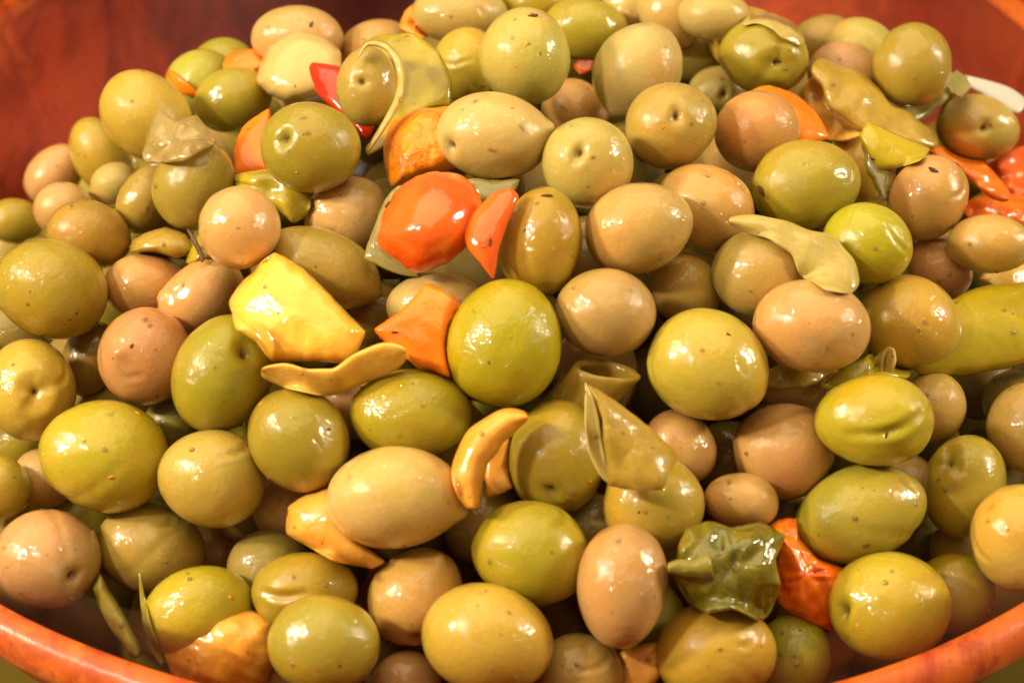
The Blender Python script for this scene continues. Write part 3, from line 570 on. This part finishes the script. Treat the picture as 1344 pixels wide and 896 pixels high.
def tube(name, c, A_, B_, ang, ext, L, th, mat, label, cat, lift=0, deep=.012, end=(.9, .9), far=1, wr=.0002, seed=1, sq=1.0, parent=None):
    # hollow rolled piece: a round mouth, walls running back from it
    n = 64; m = 14; ph = np.linspace(0, 2 * np.pi, n, endpoint=False); a = math.radians(ang); e1 = np.array([math.cos(a), -math.sin(a)]); e2 = np.array([-math.sin(a), -math.cos(a)])
    t0 = hit(c[0], c[1], .010 + .0115 * L) - lift; V = []; 
    thp = th * FPX / t0
    rgd = 1 + .03 * np.sin(3 * ph + seed) + .02 * np.sin(7 * ph + seed)
    def ringpts(k, shrink, jag=0):
        s = k; aa = (A_ - thp * shrink) * (1 + (end[0] - 1) * s); bb = max(B_ - thp * shrink * .8, 1.5) * (1 + (end[1] - 1) * s)
        x = c[0] + ext[0] * s + rgd * (aa * np.cos(ph) * e1[0] + bb * np.sin(ph) * e2[0]); y = c[1] + ext[1] * s + rgd * (aa * np.cos(ph) * e1[1] + bb * np.sin(ph) * e2[1])
        t = t0 + deep * s + far * np.sin(ph) * math.sqrt(max(A_**2 - B_**2, 1)) * .55 * t0 / FPX * (1 - shrink * .1)
        x = x + jag * np.sin(11 * ph + 1) + jag * np.sin(17 * ph)
        return CAM + (t + wr * np.sin(4 * ph + 5 * s + seed))[:, None] * rays(x, y)
    rings = [ringpts(k, 0) for k in np.linspace(1, .03, m)] + [ringpts(0, .25, .5), ringpts(0, .75, .5)] + [ringpts(k, 1) for k in np.linspace(.03, 1, m)]
    V = np.concatenate(rings); nr = len(rings); Fc = [(i * n + j, i * n + (j + 1) % n, (i + 1) * n + (j + 1) % n, (i + 1) * n + j) for i in range(nr - 1) for j in range(n)]
    Fc += [((nr - 1) * n + j, (nr - 1) * n + (j + 1) % n, (j + 1) % n, j) for j in range(n)]
    c0 = V.mean(0); o = mesh_obj(name, V - c0, Fc, mat, None, True, True); o.location = c0; return tag(o, label, cat)
def reparent(child, par):
    child.parent = par; child.location = child.location - par.location
# ------------------------------------------------------------------ olives
def feat_dirs(i, fe, local=True):
    x, y, a, b, an, L = O[i]; out = []
    def dr(hx, hy):
        dx, dy = hx - x, -(hy - y); u = (dx * math.cos(an) + dy * math.sin(an)) / a; v = (-dx * math.sin(an) + dy * math.cos(an)) / b
        r = math.hypot(u, v)
        if r > .985: u *= .985 / r; v *= .985 / r; r = .985
        return np.array([u, v, math.sqrt(1 - r * r)])
    for f in fe:
        if f[0] in 'cC': out.append((f[0], dr(f[1], f[2]), dr(f[3], f[4])))
        else: out.append((f[0], dr(f[1], f[2]), *f[3:]))
    return out
for i, q in enumerate(OL):
    n = 5 if any(f[0] in 'hHcCbs' for f in q[7]) else 4
    me = olive_mesh('olive', AX[i], BX[i], CX[i], feat_dirs(i, q[7]), 100 + i, n)
    o = bpy.data.objects.new('olive', me); COL.objects.link(o)
    R3 = FR[i]; mt = Matrix([list(R3[0]), list(R3[1]), list(R3[2])]).to_4x4(); mt.translation = Vector(CTR[i]); o.matrix_world = mt
    r = np.random.default_rng(500 + i); o.color = jit(q[6], r); tag(o, q[8], 'olive', 'olives heaped in the bowl')
# ------------------------------------------------------------------ peppers, carrot, onion and other pieces
patch('pale_chunk', [(337,108),(341,84),(356,60),(390,42),(425,50),(446,66),(450,90),(440,112),(410,128),(376,134),(350,122)], .5, .016, M['turnip'], 'pale cream chunk with a faceted corner in front of a tan olive, upper left', 'vegetable chunk', lift=.006, bulge=.002, tilt=.3, ep=7, seed=3, wr=.0002, conf=False)
gp = patch('green_pepper', [(474,58),(500,46),(542,44),(576,68),(593,105),(590,138),(562,142),(536,160),(512,188),(484,204),(480,194),(500,168),(516,145),(525,115),(523,85),(506,66),(488,62),(470,80)], .5, .0032, M['green'], 'large green pepper strip curling round a small holed olive', 'pepper', lift=.006, bulge=.005, axis=60, wr=.0004, seed=4, c=(553,100), iters=14)
ge = ribbon('cut_edge', [(470,76,5),(482,58,8),(504,60,10),(521,78,11),(527,104,11),(522,132,11),(508,158,10),(494,180,8),(482,200,5)], -.3, .003, M['cream'], None, None, lift=.004, bulge=.001, seed=61, wr=.0004, wf=.2); reparent(ge, gp)
patch('red_pepper', [(405,88),(412,82),(446,88),(462,118),(492,165),(480,183),(446,150),(415,122)], .9, .003, M['red'], 'bright red pepper sliver left of the small holed olive', 'pepper', lift=.003, bulge=.002, seed=5)
patch('carrot_piece', [(503,186),(515,160),(545,144),(590,140),(610,160),(612,195),(602,220),(572,228),(545,235),(515,246),(505,222)], .8, .012, M['carrot'], 'orange textured carrot piece under the pale pointed olive', 'carrot', lift=.005, bulge=.003, wr=.0006, wf=.14, seed=6, ep=4)
patch('red_pepper', [(494,320),(497,302),(501,284),(508,268),(518,253),(530,241),(545,232),(560,227),(576,225),(592,226),(607,231),(620,241),(629,254),(633,270),(633,286),(629,300),(621,314),(611,326),(600,336),(586,346),(570,353),(556,357),(543,358),(528,348),(512,336)], -.3, .005, M['tomato'], 'domed red orange pepper cap, the reddest piece near the centre', 'pepper', lift=.001, bulge=.009, wr=.0005, wf=.035, seed=7, conf=False, n=128)
patch('orange_pepper', [(608,302),(620,280),(645,255),(668,246),(681,258),(670,285),(656,325),(648,366),(630,345),(613,325)], -.3, .004, M['tomato'], 'curved orange pepper slice hugging the upright dull green olive', 'pepper', lift=.004, bulge=.003, axis=60, seed=8, iters=4)
ch = patch('yellow_chunk', [(300,396),(314,374),(342,345),(362,331),(392,348),(420,372),(450,404),(479,434),(474,456),(452,476),(400,475),(356,474),(338,452),(310,432)], -.3, .014, M['yellow'], 'wedge shaped glossy yellow chunk with a rough top, left of centre', 'vegetable chunk', lift=.003, bulge=.002, tilt=.6, wr=.0004, wf=.12, seed=9, ep=7, iters=3)
patch('orange_pepper', [(491,432),(528,406),(559,373),(585,383),(607,405),(592,430),(588,462),(590,496),(558,490),(528,466),(502,446)], .5, .0035, M['orange'], 'flat diamond shaped orange pepper piece lying on a pale olive', 'pepper', lift=.008, bulge=.001, axis=30, seed=10, wr=.0003)
ribbon('yellow_pepper', [(342,488,16),(372,492,32),(405,500,34),(440,500,34),(475,482,40),(505,470,42),(534,464,26)], -.4, .004, M['yelrib'], 'wavy yellow pepper ribbon lying below the yellow chunk', 'pepper', lift=.004, bulge=.001, wr=.0007, wf=.06, seed=11, twist=.004)
patch('orange_pepper', [(352,143),(358,165),(352,190),(352,228),(310,229),(307,195),(320,165)], .8, .004, M['orange'], 'narrow orange pepper piece left of the shiny green dotted olive', 'pepper', lift=.004, bulge=.001, seed=12)
patch('orange_pepper', [(292,88),(300,70),(332,64),(350,80),(330,96),(300,94)], 1.5, .004, M['orange'], 'small orange tip lying on green olives at the far upper left', 'pepper', lift=.006, seed=13)
patch('orange_pepper', [(217,98),(224,92),(250,112),(262,126),(240,124)], 1.2, .003, M['orange'], 'tiny orange sliver on the shoulder of the large ochre olive', 'pepper', lift=.004, seed=14)
patch('green_pepper', [(293,236),(320,226),(352,222),(375,218),(397,230),(409,262),(402,284),(384,292),(360,272),(330,262)], .4, .006, M['green'], 'crumpled green pepper piece behind the round tan olive', 'pepper', lift=.002, bulge=.003, wr=.0016, wf=.10, seed=15)
patch('orange_slice', [(985,120),(1010,112),(1045,124),(1072,148),(1088,180),(1062,190),(1040,185),(1010,160)], .3, .005, M['orange'], 'bright orange slice arching behind the orange tan speckled olive', 'pepper', lift=-.001, bulge=.001, seed=16, conf=True)
patch('pepper_strip', [(1052,122),(1070,98),(1092,118),(1120,150),(1140,172),(1110,186),(1080,182),(1060,162)], .6, .006, M['peach'], 'peach coloured pepper piece at the foot of the green pepper strips', 'pepper', lift=.004, bulge=.002, axis=-50, seed=17)
ribbon('pepper_strip', [(1066,84,24),(1088,98,44),(1118,124,58),(1152,152,50),(1192,172,42),(1232,186,26)], -.05, .0035, M['khaki'], 'long limp green pepper strip running down to the cream holed olive', 'pepper', lift=.006, bulge=.002, seed=18, wr=.0011, wf=.09, iters=16, rag=.07)
patch('green_pepper', [(1128,178),(1140,160),(1168,172),(1196,184),(1221,196),(1206,212),(1172,222),(1152,222),(1138,200)], -.1, .005, M['ygreen'], 'short green pepper piece below the long limp strip', 'pepper', lift=.006, bulge=.003, axis=-25, seed=19)
ribbon('onion_strip', [(1133,185,10),(1150,205,36),(1160,232,34),(1164,262,14)], .2, .003, M['onion'], 'glassy onion strip with an orange fleck beside the yellowish tucked olive', 'onion', lift=.003, bulge=.002, seed=20)
b1 = ribbon('green_bean', [(1184,158,20),(1205,146,27),(1228,128,27),(1248,112,26)], .8, .0062, M['stemm'], 'green bean stalk piece pointing at the white plastic edge', 'bean', lift=.003, bulge=.001, seed=21, conf=False, nv=21)
b2 = ribbon('bean_tip', [(1246,100,26),(1258,112,30),(1268,122,22)], .8, .004, M['onion'], None, None, lift=.003, seed=22, conf=False); reparent(b2, b1); 
ribbon('white_plastic', [(1246,98,8),(1285,112,18),(1318,126,26),(1344,142,24)], 2.2, .0012, M['white'], 'white plastic edge sticking out behind the cream holed olive', 'plastic', lift=-.006, bulge=.001, seed=23, conf=False, rag=.0)
ribbon('orange_shred', [(1216,194,10),(1238,202,22),(1262,206,24),(1282,224,30),(1306,248,28),(1326,262,12)], 0, .003, M['shred'], 'long orange pepper shred draped below the cream holed olive', 'pepper', lift=.004, bulge=.002, wr=.0010, wf=.12, seed=24)
patch('orange_shred', [(1306,212),(1330,195),(1360,188),(1380,220),(1370,262),(1344,268),(1318,248)], .2, .004, M['tomato'], 'red orange pepper lump at the right edge above the red shreds', 'pepper', lift=.005, bulge=.003, wr=.0016, wf=.13, seed=25)
patch('orange_shred', [(1262,272),(1280,258),(1310,252),(1345,258),(1370,280),(1350,300),(1310,294),(1275,290)], .6, .004, M['shred'], 'deep orange pepper scrap just above the khaki olive at the right edge', 'pepper', lift=.003, bulge=.003, wr=.0014, wf=.12, seed=26)
patch('orange_shred', [(1288,205),(1302,198),(1322,222),(1330,242),(1306,236)], .2, .003, M['carrot'], 'yellow orange scrap caught between the long shred and the red lump', 'pepper', lift=.006, wr=.0008, wf=.1, seed=27)
ribbon('onion_strip', [(956,289,14),(985,294,24),(1018,302,30),(1050,318,48),(1078,340,62),(1102,360,54),(1124,380,26)], -.2, .0034, M['cream'], 'curved pale onion strip between the khaki and the bright yellow green olive', 'onion', lift=.005, bulge=.002, wr=.0007, seed=28, rag=.06)
tube('rolled_pepper', (796,486), 45, 15, -9, (-50, 56), .5, .0018, M['khaki'], 'hollow green pepper tube with a dark mouth under the oval tan olive', 'pepper', lift=.003, deep=.006, end=(.95, 1.3), far=1, seed=2)
f1 = patch('folded_pepper', [(772,505),(800,520),(850,558),(888,595),(880,620),(868,643),(832,643),(799,637),(796,606),(792,578),(790,548),(782,525)], -.6, .0044, M['khaki'], 'folded open green pepper piece lying on the green olive at centre right', 'pepper', lift=.006, bulge=.009, axis=-48, seed=53, wr=.0004, c=(825,590), iters=16, ep=8)
f2 = patch('inner_flap', [(768,502),(778,520),(786,550),(790,580),(796,606),(803,638),(786,622),(773,596),(767,555)], -.6, .003, M['cream'], lift=.0075, bulge=-.001, seed=54, extra=(.3, 0)); reparent(f2, f1)
ribbon('orange_curl', [(694,546,14),(668,552,36),(640,572,46),(620,600,46),(614,632,40),(622,668,24)], -.3, .005, M['peach'], 'orange yellow pepper curl with a hooked shape, right of the largest tan olive', 'pepper', lift=.003, bulge=.004, seed=29)
patch('orange_flap', [(642,585),(668,575),(676,600),(672,640),(640,652),(636,615)], .8, .003, M['peach'], 'thin orange flap of flesh inside the hooked orange curl', 'pepper', lift=.001, seed=30)
dp = patch('dark_green_pepper', [(888,724),(900,694),(930,683),(962,691),(998,685),(1030,702),(1019,735),(1025,768),(1014,798),(998,815),(962,800),(930,805),(903,790),(886,760)], -.2, .010, M['dgreen'], 'dark green wrinkled pepper with a short stalk at the lower right', 'pepper', lift=.002, bulge=.006, axis=0, wr=.0012, wf=.15, seed=31, ep=4, iters=4, n=128)
st = ribbon('stalk', [(876,745,14),(890,744,22),(912,746,24),(935,742,34)], -.6, .004, M['stemm'], None, None, lift=.009, bulge=.001, seed=32, conf=False, nv=21); reparent(st, dp)
patch('orange_lump', [(1009,690),(1022,681),(1045,680),(1050,705),(1075,733),(1112,748),(1112,790),(1090,827),(1050,812),(1022,792),(1020,750),(1022,705)], .3, .009, M['shred'], 'lumpy orange pepper piece beneath the lemon shaped green olive', 'pepper', lift=-.001, bulge=.003, wr=.0010, wf=.26, seed=33, ep=4, conf=False)
patch('yellow_pepper', [(376,700),(378,665),(400,650),(432,640),(455,680),(475,712),(505,736),(490,746),(440,737),(400,715)], .4, .010, M['peach'], 'yellow orange half piece squeezed left below the largest tan olive', 'pepper', lift=.003, bulge=.003, seed=34, ep=4)
patch('orange_fold', [(216,852),(232,818),(278,798),(328,800),(362,815),(362,860),(345,905),(300,915),(246,905),(222,880)], -.1, .010, M['peach'], 'pale orange ribbed fold at the bottom left by the rim', 'pepper', lift=.001, bulge=.004, wr=.0008, wf=.14, seed=35, ep=3, conf=False)
ribbon('onion_stalk', [(122,752,16),(138,786,24),(158,822,24),(182,862,18)], .4, .005, M['stemm'], 'pale green stem strip by the lower left rim, the thicker one', 'stem', lift=.002, bulge=.002, seed=36)
ribbon('onion_stalk', [(183,750,4),(188,790,8),(196,830,12),(214,872,10)], .4, .002, M['stemm'], 'thin green stem thread right of the thicker stem strip', 'stem', lift=.003, seed=37)
patch('onion_flake', [(187,200),(196,170),(208,143),(230,158),(258,152),(284,186),(262,200),(240,212),(192,213)], -.3, .004, M['clear'], 'glassy crumpled onion flake on the large ochre olive', 'onion', lift=.004, bulge=.001, wr=.0016, wf=.12, seed=38)
patch('onion_flake', [(478,338),(490,300),(505,262),(522,244),(545,248),(560,300),(548,362),(512,356)], .3, .003, M['onion'], 'translucent onion slice standing behind the reddest pepper cap', 'onion', lift=.003, seed=39)
patch('onion_flake', [(612,236),(650,232),(682,236),(676,252),(668,266),(630,262)], .6, .003, M['onion'], 'translucent onion bit beneath the pale pointed olive', 'onion', lift=.003, seed=40)
patch('yellow_green_pepper', [(1210,494),(1196,470),(1222,420),(1250,392),(1290,375),(1344,370),(1412,372),(1412,468),(1344,478),(1280,491)], .8, .008, M['ygreen'], 'big smooth yellow green pepper slab at the right edge', 'pepper', lift=.009, bulge=.006, axis=8, wr=.0004, wf=.03, seed=41, ep=9, conf=False)
patch('green_pepper', [(1076,506),(1100,486),(1132,470),(1164,454),(1190,466),(1194,494),(1160,512),(1110,522)], .5, .005, M['green'], 'green pepper scrap with a seed cavity above the long creased olive', 'pepper', lift=.004, bulge=.002, seed=42)
tube('pepper_end', (1166,476), 22, 10, 80, (-14, 8), .3, .001, M['cream'], 'small hollow pale pepper end standing above the long creased olive', 'pepper', lift=.006, deep=.005, far=1, seed=5)
patch('green_wedge', [(160,326),(190,306),(218,298),(245,308),(252,330),(230,340),(195,334)], .7, .008, M['khaki'], 'pointed grey green wedge above the plain tan olive at the left', 'pepper', lift=.003, bulge=.003, axis=5, seed=43, ep=3)
g1 = patch('green_bud', [(244,344),(252,322),(262,306),(280,318),(290,340),(275,352),(255,352)], .8, .008, M['ygreen'], 'small yellow green bud with a thin stalk left of the round tan olive', 'bud', lift=.004, bulge=.002, seed=44, ep=3)
g2 = ribbon('stalk', [(246,300,4),(254,314,6),(262,330,7),(266,344,5)], .3, .0015, M['fleck'], None, None, lift=.006, seed=45, conf=False); reparent(g2, g1)
patch('orange_pepper', [(524,36),(532,14),(546,4),(560,20),(566,44),(552,52)], .7, .004, M['carrot'], 'orange yellow scrap left of the topmost pale green olive', 'pepper', lift=.003, seed=46)
patch('red_scrap', [(752,86),(768,72),(782,74),(778,92),(762,98)], 1.6, .003, M['tomato'], 'small reddish pepper scrap in the gap between the large pale olives', 'pepper', lift=.003, seed=47)
patch('pepper_scrap', [(808,860),(830,848),(868,842),(872,880),(850,905),(815,905)], .8, .006, M['peach'], 'brown orange pepper scrap at the bottom edge beside the scratched olive', 'pepper', lift=.003, seed=48)
patch('pepper_scrap', [(1286,366),(1300,350),(1335,346),(1365,352),(1360,376),(1310,380)], .6, .005, M['yelrib'], 'small tan scrap on top of the big yellow green slab', 'pepper', lift=.004, seed=49, wr=.0008)
ribbon('torn_skin', [(975,32,8),(992,24,14),(1014,28,20),(1036,42,24),(1054,58,12)], -.2, .0012, M['cream'], 'strip of torn pale skin curling over a green olive with a deep hole', 'skin', lift=.002, wr=.0007, wf=.15, seed=50)
ribbon('pepper_strip', [(1000,500,20),(1030,494,34),(1062,490,36),(1100,486,20)], 1.3, .004, M['khaki'], 'dull pepper strip in shade below the smooth tan olive', 'pepper', lift=.004, bulge=.001, seed=51)
# ------------------------------------------------------------------ dried herb flecks lying on olives
for k, (x, y, s, an, lb) in enumerate([(699, 21, 8, 10, 'dark herb fleck on top of the large pale round olive'), (408, 33, 6, 60, 'herb fleck on the tan olive behind the pale chunk'),
    (510, 268, 7, 40, 'dark crumb on the translucent onion slice'), (643, 318, 6, 80, 'dark crumb on the curved orange slice'), (518, 436, 5, 0, 'dark dot on the orange diamond piece'),
    (1226, 224, 9, -30, 'herb needle on the pinkish tan angular olive'), (718, 257, 8, 0, 'herb needle on the upright dull green olive'), (1137, 716, 6, 10, 'dark crumb on the lemon shaped green olive'), (1001, 252, 11, -50, 'herb needle on the wrinkled end of the large green olive')]):
    fr = [f for f in front(x, y)]
    t = min([f[1] for f in fr]) if fr else hit(x, y)
    dg = bpy.context.evaluated_depsgraph_get(); d = ray(x, y); res = scene.ray_cast(dg, Vector(CAM), Vector(d).normalized())
    if res[0]: t = (np.array(res[1]) - CAM) @ FW
    a = math.radians(an); dx, dy = s * math.cos(a), -s * math.sin(a)
    n = 10; ss = np.linspace(-1, 1, n); ph = np.linspace(0, 2 * np.pi, 8, endpoint=False); V = []
    for q in ss:
        w_ = (1 - q * q) ** .5 * s * .28 + .2
        for p_ in ph: V.append(CAM + (t - .0002 + math.sin(p_) * w_ * t / FPX * .5) * ray(x + dx * q - dy / s * w_ * math.cos(p_), y + dy * q + dx / s * w_ * math.cos(p_)))
    V = np.array(V); Fc = [(i * 8 + j, i * 8 + (j + 1) % 8, (i + 1) * 8 + (j + 1) % 8, (i + 1) * 8 + j) for i in range(n - 1) for j in range(8)] + [tuple(range(8)), tuple(range((n - 1) * 8, n * 8))]
    c0 = V.mean(0); o = mesh_obj('herb_fleck', V - c0, Fc, M['fleck']); o.location = c0; tag(o, lb, 'herb fleck', 'dried herb flecks')
# ------------------------------------------------------------------ crumbs and droplets stuck to the oily skins
def litter(name, count, mat, smin, smax, flat, label, cat, seed, zone=None):
    rr = np.random.default_rng(seed); dg = bpy.context.evaluated_depsgraph_get(); sv, sf = ico(1 if flat < .5 else 2); VV = []; FF = []; off = 0
    for k in range(count):
        x, y = rr.uniform(0, 1344), rr.uniform(20, 890)
        res = scene.ray_cast(dg, Vector(CAM), Vector(ray(x, y)).normalized())
        if not res[0] or res[4] is None or res[4].name.split('.')[0] in ('table', 'inner_wall', 'rim', 'plastic_film', 'white_plastic'): continue
        n = np.array(res[2]); e = np.cross(n, rr.normal(size=3)); e /= np.linalg.norm(e); f = np.cross(n, e); s = rr.uniform(smin, smax) ** 1.0
        q = sv * (1 + .25 * rr.normal(size=(len(sv), 1)) * (flat < .5)); v = np.outer(q[:, 0] * s * rr.uniform(.8, 2.2 if flat < .5 else 1.2), e) + np.outer(q[:, 1] * s, f) + np.outer(q[:, 2] * s * flat, n)
        VV.append(v + np.array(res[1]) + n * s * flat * .25); FF.append(sf + off); off += len(sv)
    o = bpy.data.objects.new(name, raw_mesh(name, np.concatenate(VV), np.concatenate(FF), mat)); COL.objects.link(o); tag(o, label, cat, None, 'stuff')
litter('herb_crumbs', 48, M['fleck'], .00010, .00038, .35, 'tiny brown herb crumbs stuck all over the oily olives', 'crumbs', 11)
litter('pepper_crumbs', 40, M['carrot'], .00015, .0005, .35, 'tiny orange pepper crumbs stuck to the oily olives', 'crumbs', 12)
litter('oil_droplets', 260, M['drop'], .00018, .0006, .6, 'small clear oil droplets clinging to the olives', 'droplets', 13)
# ------------------------------------------------------------------ olives below the top layer
pts = [tuple(c) for c in CTR]; rad = [float(min(a, b, c) * .97) for a, b, c in zip(AX, BX, CX)]
fill = []
GS = 5
gx, gy = np.meshgrid(np.arange(-60, 1405, GS), np.arange(-60, 960, GS)); RD = rays(gx, gy).reshape(-1, 3); gxf, gyf = gx.ravel(), gy.ravel()
best = np.full(len(RD), 9.0); who = np.full(len(RD), -1)
def spl(c, S, idx):
    px, py, tt = topx(c); m0 = np.where((np.abs(gxf - px) < 110) & (np.abs(gyf - py) < 110))[0]
    p = S @ (CAM - c); q = RD[m0] @ S.T; a = (q * q).sum(1); b = q @ p; cc = p @ p - 1; D = b * b - a * cc; t = np.where(D > 0, (-b - np.sqrt(np.maximum(D, 0))) / a, 9); m = t < best[m0]
    best[m0[m]] = t[m]; who[m0[m]] = idx
for i in range(nO): spl(CTR[i], np.diag([1 / AX[i], 1 / BX[i], 1 / CX[i]]) @ FR[i].T, i)
for o_ in scene.objects:                      # the cut pieces in the same depth table
    if o_.type != 'MESH' or o_.get('category') in (None, 'olive', 'herb fleck', 'bowl', 'plastic'): continue
    V_ = np.array([v.co[:] for v in o_.data.vertices]) + np.array(o_.location); tx, ty, tt = topx(V_.reshape(-1, 3)) if False else ((672 + FPX * ((V_ - CAM) @ RT) / ((V_ - CAM) @ FW)), (448 - FPX * ((V_ - CAM) @ UP) / ((V_ - CAM) @ FW)), (V_ - CAM) @ FW)
    ix = np.round((tx + 60) / GS).astype(int); iy = np.round((ty + 60) / GS).astype(int); ok = (ix >= 0) & (ix < gx.shape[1]) & (iy >= 0) & (iy < gx.shape[0]); id_ = (iy * gx.shape[1] + ix)[ok]; tt = tt[ok]
    m = tt < best[id_]; np.minimum.at(best, id_[m], tt[m]); who[id_[m]] = 999
LISTED = best.copy()
P_ = np.array(pts); Rr = np.array(rad)
r = np.random.default_rng(3)
SIL = ([-60, 0, 33, 70, 98, 136, 190, 240, 290, 332, 342, 400, 450, 535, 545, 985, 1040, 1065, 1145, 1160, 1200, 1248, 1262, 1344, 1420], [300, 262, 225, 190, 165, 110, 95, 98, 72, 64, 28, 10, 30, 30, -10, -10, 28, 42, 60, 40, 30, 70, 104, 135, 170])
for k in range(48000):
    x, y = r.uniform(-.17, .17), r.uniform(-.165, .16); q = rho(x, y)
    if q > 1.12 or math.hypot(x, y) > .168: continue
    z1 = surf(x, y) if q < 1 else HZ - .01; z = z1 - r.uniform(.008, .075)
    if math.hypot(x, y) > np.interp(z, [-.082, -.078, -.055, -.03, 0, .1], [.10, .113, .139, .157, .167, .167]) or z < -.081: continue
    px, py, t = topx((x, y, z)); inside = -50 < px < 1394 and -50 < py < 946
    Ps = hit(px, py, 0); dep = t - Ps
    if inside and dep < .024 and (y > -.11 or dep < .012): continue
    R_ = r.uniform(.0098, .0115)
    if -80 < px < 1424 and (py - R_ * 1.2 * FPX / t < np.interp([px - 30, px, px + 30], *SIL).max() + 14): continue
    D = np.linalg.norm(P_ - np.array([x, y, z]), axis=1)
    if (D < (Rr + R_) * .89).any(): continue
    dx_, dy_ = (gxf - px) * t / FPX / R_, (gyf - py) * t / FPX / R_; rr2 = dx_ ** 2 + dy_ ** 2; mk = rr2 < 1.2
    if mk.any() and (t - R_ * np.sqrt(np.maximum(0, 1 - rr2[mk])) < LISTED[mk] + np.where(LISTED[mk] > 5, -99, .001)).any(): continue
    P_ = np.vstack([P_, [x, y, z]]); Rr = np.append(Rr, R_); fill.append((x, y, z, R_, inside, dep))
# coarse visibility of the fillers through the gaps
for k, f in enumerate(fill): spl(np.array(f[:3]), np.eye(3) / f[3], 1000 + k)
vis = {k: int((who == 1000 + k).sum()) for k in range(len(fill))}
LM = [(435, 410, 'yellow chunk'), (562, 290, 'red pepper cap'), (550, 430, 'orange diamond'), (435, 495, 'wavy yellow ribbon'), (535, 110, 'green pepper curl'), (390, 88, 'pale chunk'), (225, 180, 'onion flake'), (790, 500, 'hollow pepper tube'), (825, 580, 'folded pepper'), (640, 600, 'hooked orange curl'),
      (955, 745, 'dark wrinkled pepper'), (1055, 750, 'orange lump'), (440, 695, 'yellow orange half'), (290, 850, 'pale orange fold'), (1290, 435, 'yellow green slab'), (1300, 240, 'orange shreds'), (1050, 330, 'onion strip'), (1040, 150, 'orange slice'), (1150, 140, 'limp pepper strip'), (191, 468, 'warty pinkish olive'), (136, 598, 'golden yellow olive'),
      (68, 379, 'biggest green olive'), (62, 733, 'big tan rim olive'), (662, 451, 'brightest central olive'), (931, 480, 'big khaki yellow olive'), (1148, 552, 'long creased olive'), (1168, 795, 'glossy rim olive'), (641, 838, 'biggest khaki olive'), (1198, 86, 'lone round green olive'), (688, 74, 'large pale olive'), (1028, 592, 'russet olive'), (365, 255, 'crumpled green pepper')]
used = {}; SH = [olive_mesh('olive', 1, .86, .86, [], 900 + k, 3) for k in range(5)]
rest = []; nind = 0
order = sorted(range(len(fill)), key=lambda k: -vis[k])
for k in order:
    x, y, z, R_, ins, dep = fill[k]
    if vis[k] >= 4 and nind < 120:
        o = bpy.data.objects.new('olive', SH[k % 5]); COL.objects.link(o); o.location = (x, y, z); o.scale = (R_ * 1.12,) * 3; o.rotation_euler = tuple(r.uniform(0, 6.28, 3))
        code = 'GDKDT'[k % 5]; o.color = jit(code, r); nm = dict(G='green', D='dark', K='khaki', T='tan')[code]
        w_ = who == 1000 + k; px, py = gxf[w_].mean(), gyf[w_].mean()
        d_ = sorted(LM, key=lambda m: math.hypot(m[0] - px, m[1] - py)); a_, b_, c_ = d_[0], d_[1], d_[2]
        vx, vy = px - a_[0], py - a_[1]; dr = ('right of' if vx > 0 else 'left of') if abs(vx) > abs(vy) else ('below' if vy > 0 else 'above')
        lb = f'shaded {nm} olive deep {dr} the {a_[2]}, towards the {b_[2]}'
        if lb in used: lb = f'shaded {nm} olive deep {dr} the {a_[2]}, towards the {c_[2]}'
        if lb in used: lb = f'{nm} olive glimpsed among {a_[2]}, {b_[2]} and {c_[2]}'
        if lb in used: lb = f'{nm} olive low {dr} the {a_[2]}, towards the {d_[3][2]}'
        if lb in used: lb = f'{nm} olive glimpsed past the {d_[3][2]}, {dr} the {a_[2]}'
        used[lb] = 1; tag(o, lb, 'olive', 'olives heaped in the bowl'); nind += 1
    else: rest.append(k)
V0 = np.zeros((0, 3)); VV = []; FF = []; off = 0
sv, sf = ico(3)
for k in rest:
    x, y, z, R_, ins, dep = fill[k]; e = r.normal(size=3); e /= np.linalg.norm(e)
    v = sv * R_ * .98; v = v + np.outer(v @ e, e) * .18; VV.append(v + np.array([x, y, z])); FF.append(sf + off); off += len(sv)
o = bpy.data.objects.new('olive_heap', raw_mesh('olive_heap', np.concatenate(VV), np.concatenate(FF), M_OL)); COL.objects.link(o); o.color = (*s2l((136, 120, 46)), 1)
tag(o, 'mass of further olives filling the bowl beneath and behind the visible ones', 'olives', None, 'stuff')
print('fillers', len(fill), 'individual', nind, 'top', nO)
# ------------------------------------------------------------------ clear film along the front rim
def film(px0, px1, top, amp, seed, label):
    n = 60; m = 12; V = []
    for i in range(n):
        f = i / (n - 1); xx = px0 + (px1 - px0) * f; ang = None
        a = math.asin(max(-1, min(1, xx /   .176))); 
        for j in range(m):
            g = j / (m - 1); h = -.016 + (top * (math.sin(math.pi * f) ** .6) * (1 + .25 * math.sin(7 * f + seed)) + .016) * g
            rr_ = .1792 - .003 * g - amp * g * g * (1 + math.sin(9 * f + seed)) * .5
            V.append((rr_ * math.sin(a), -rr_ * math.cos(a), h))
    Fc = [(i * m + j, (i + 1) * m + j, (i + 1) * m + j + 1, i * m + j + 1) for i in range(n - 1) for j in range(m - 1)]
    o = mesh_obj('plastic_film', V, Fc, M_FILM); tag(o, label, 'plastic film')
film(-.112, -.062, .010, .0016, 1, 'clear plastic film tucked inside the rim at the lower left')
film(.050, .118, .012, .0016, 4, 'clear plastic film tucked inside the rim at the lower right')
# neighbouring bowls resting behind
bowl((-.157, .265, .030), .150, .050, 'neighbouring red bowl whose underside shows at the top left corner', 2)
bowl((.18, .272, .030), .150, .050, 'neighbouring red bowl barely showing at the top right corner', 5)
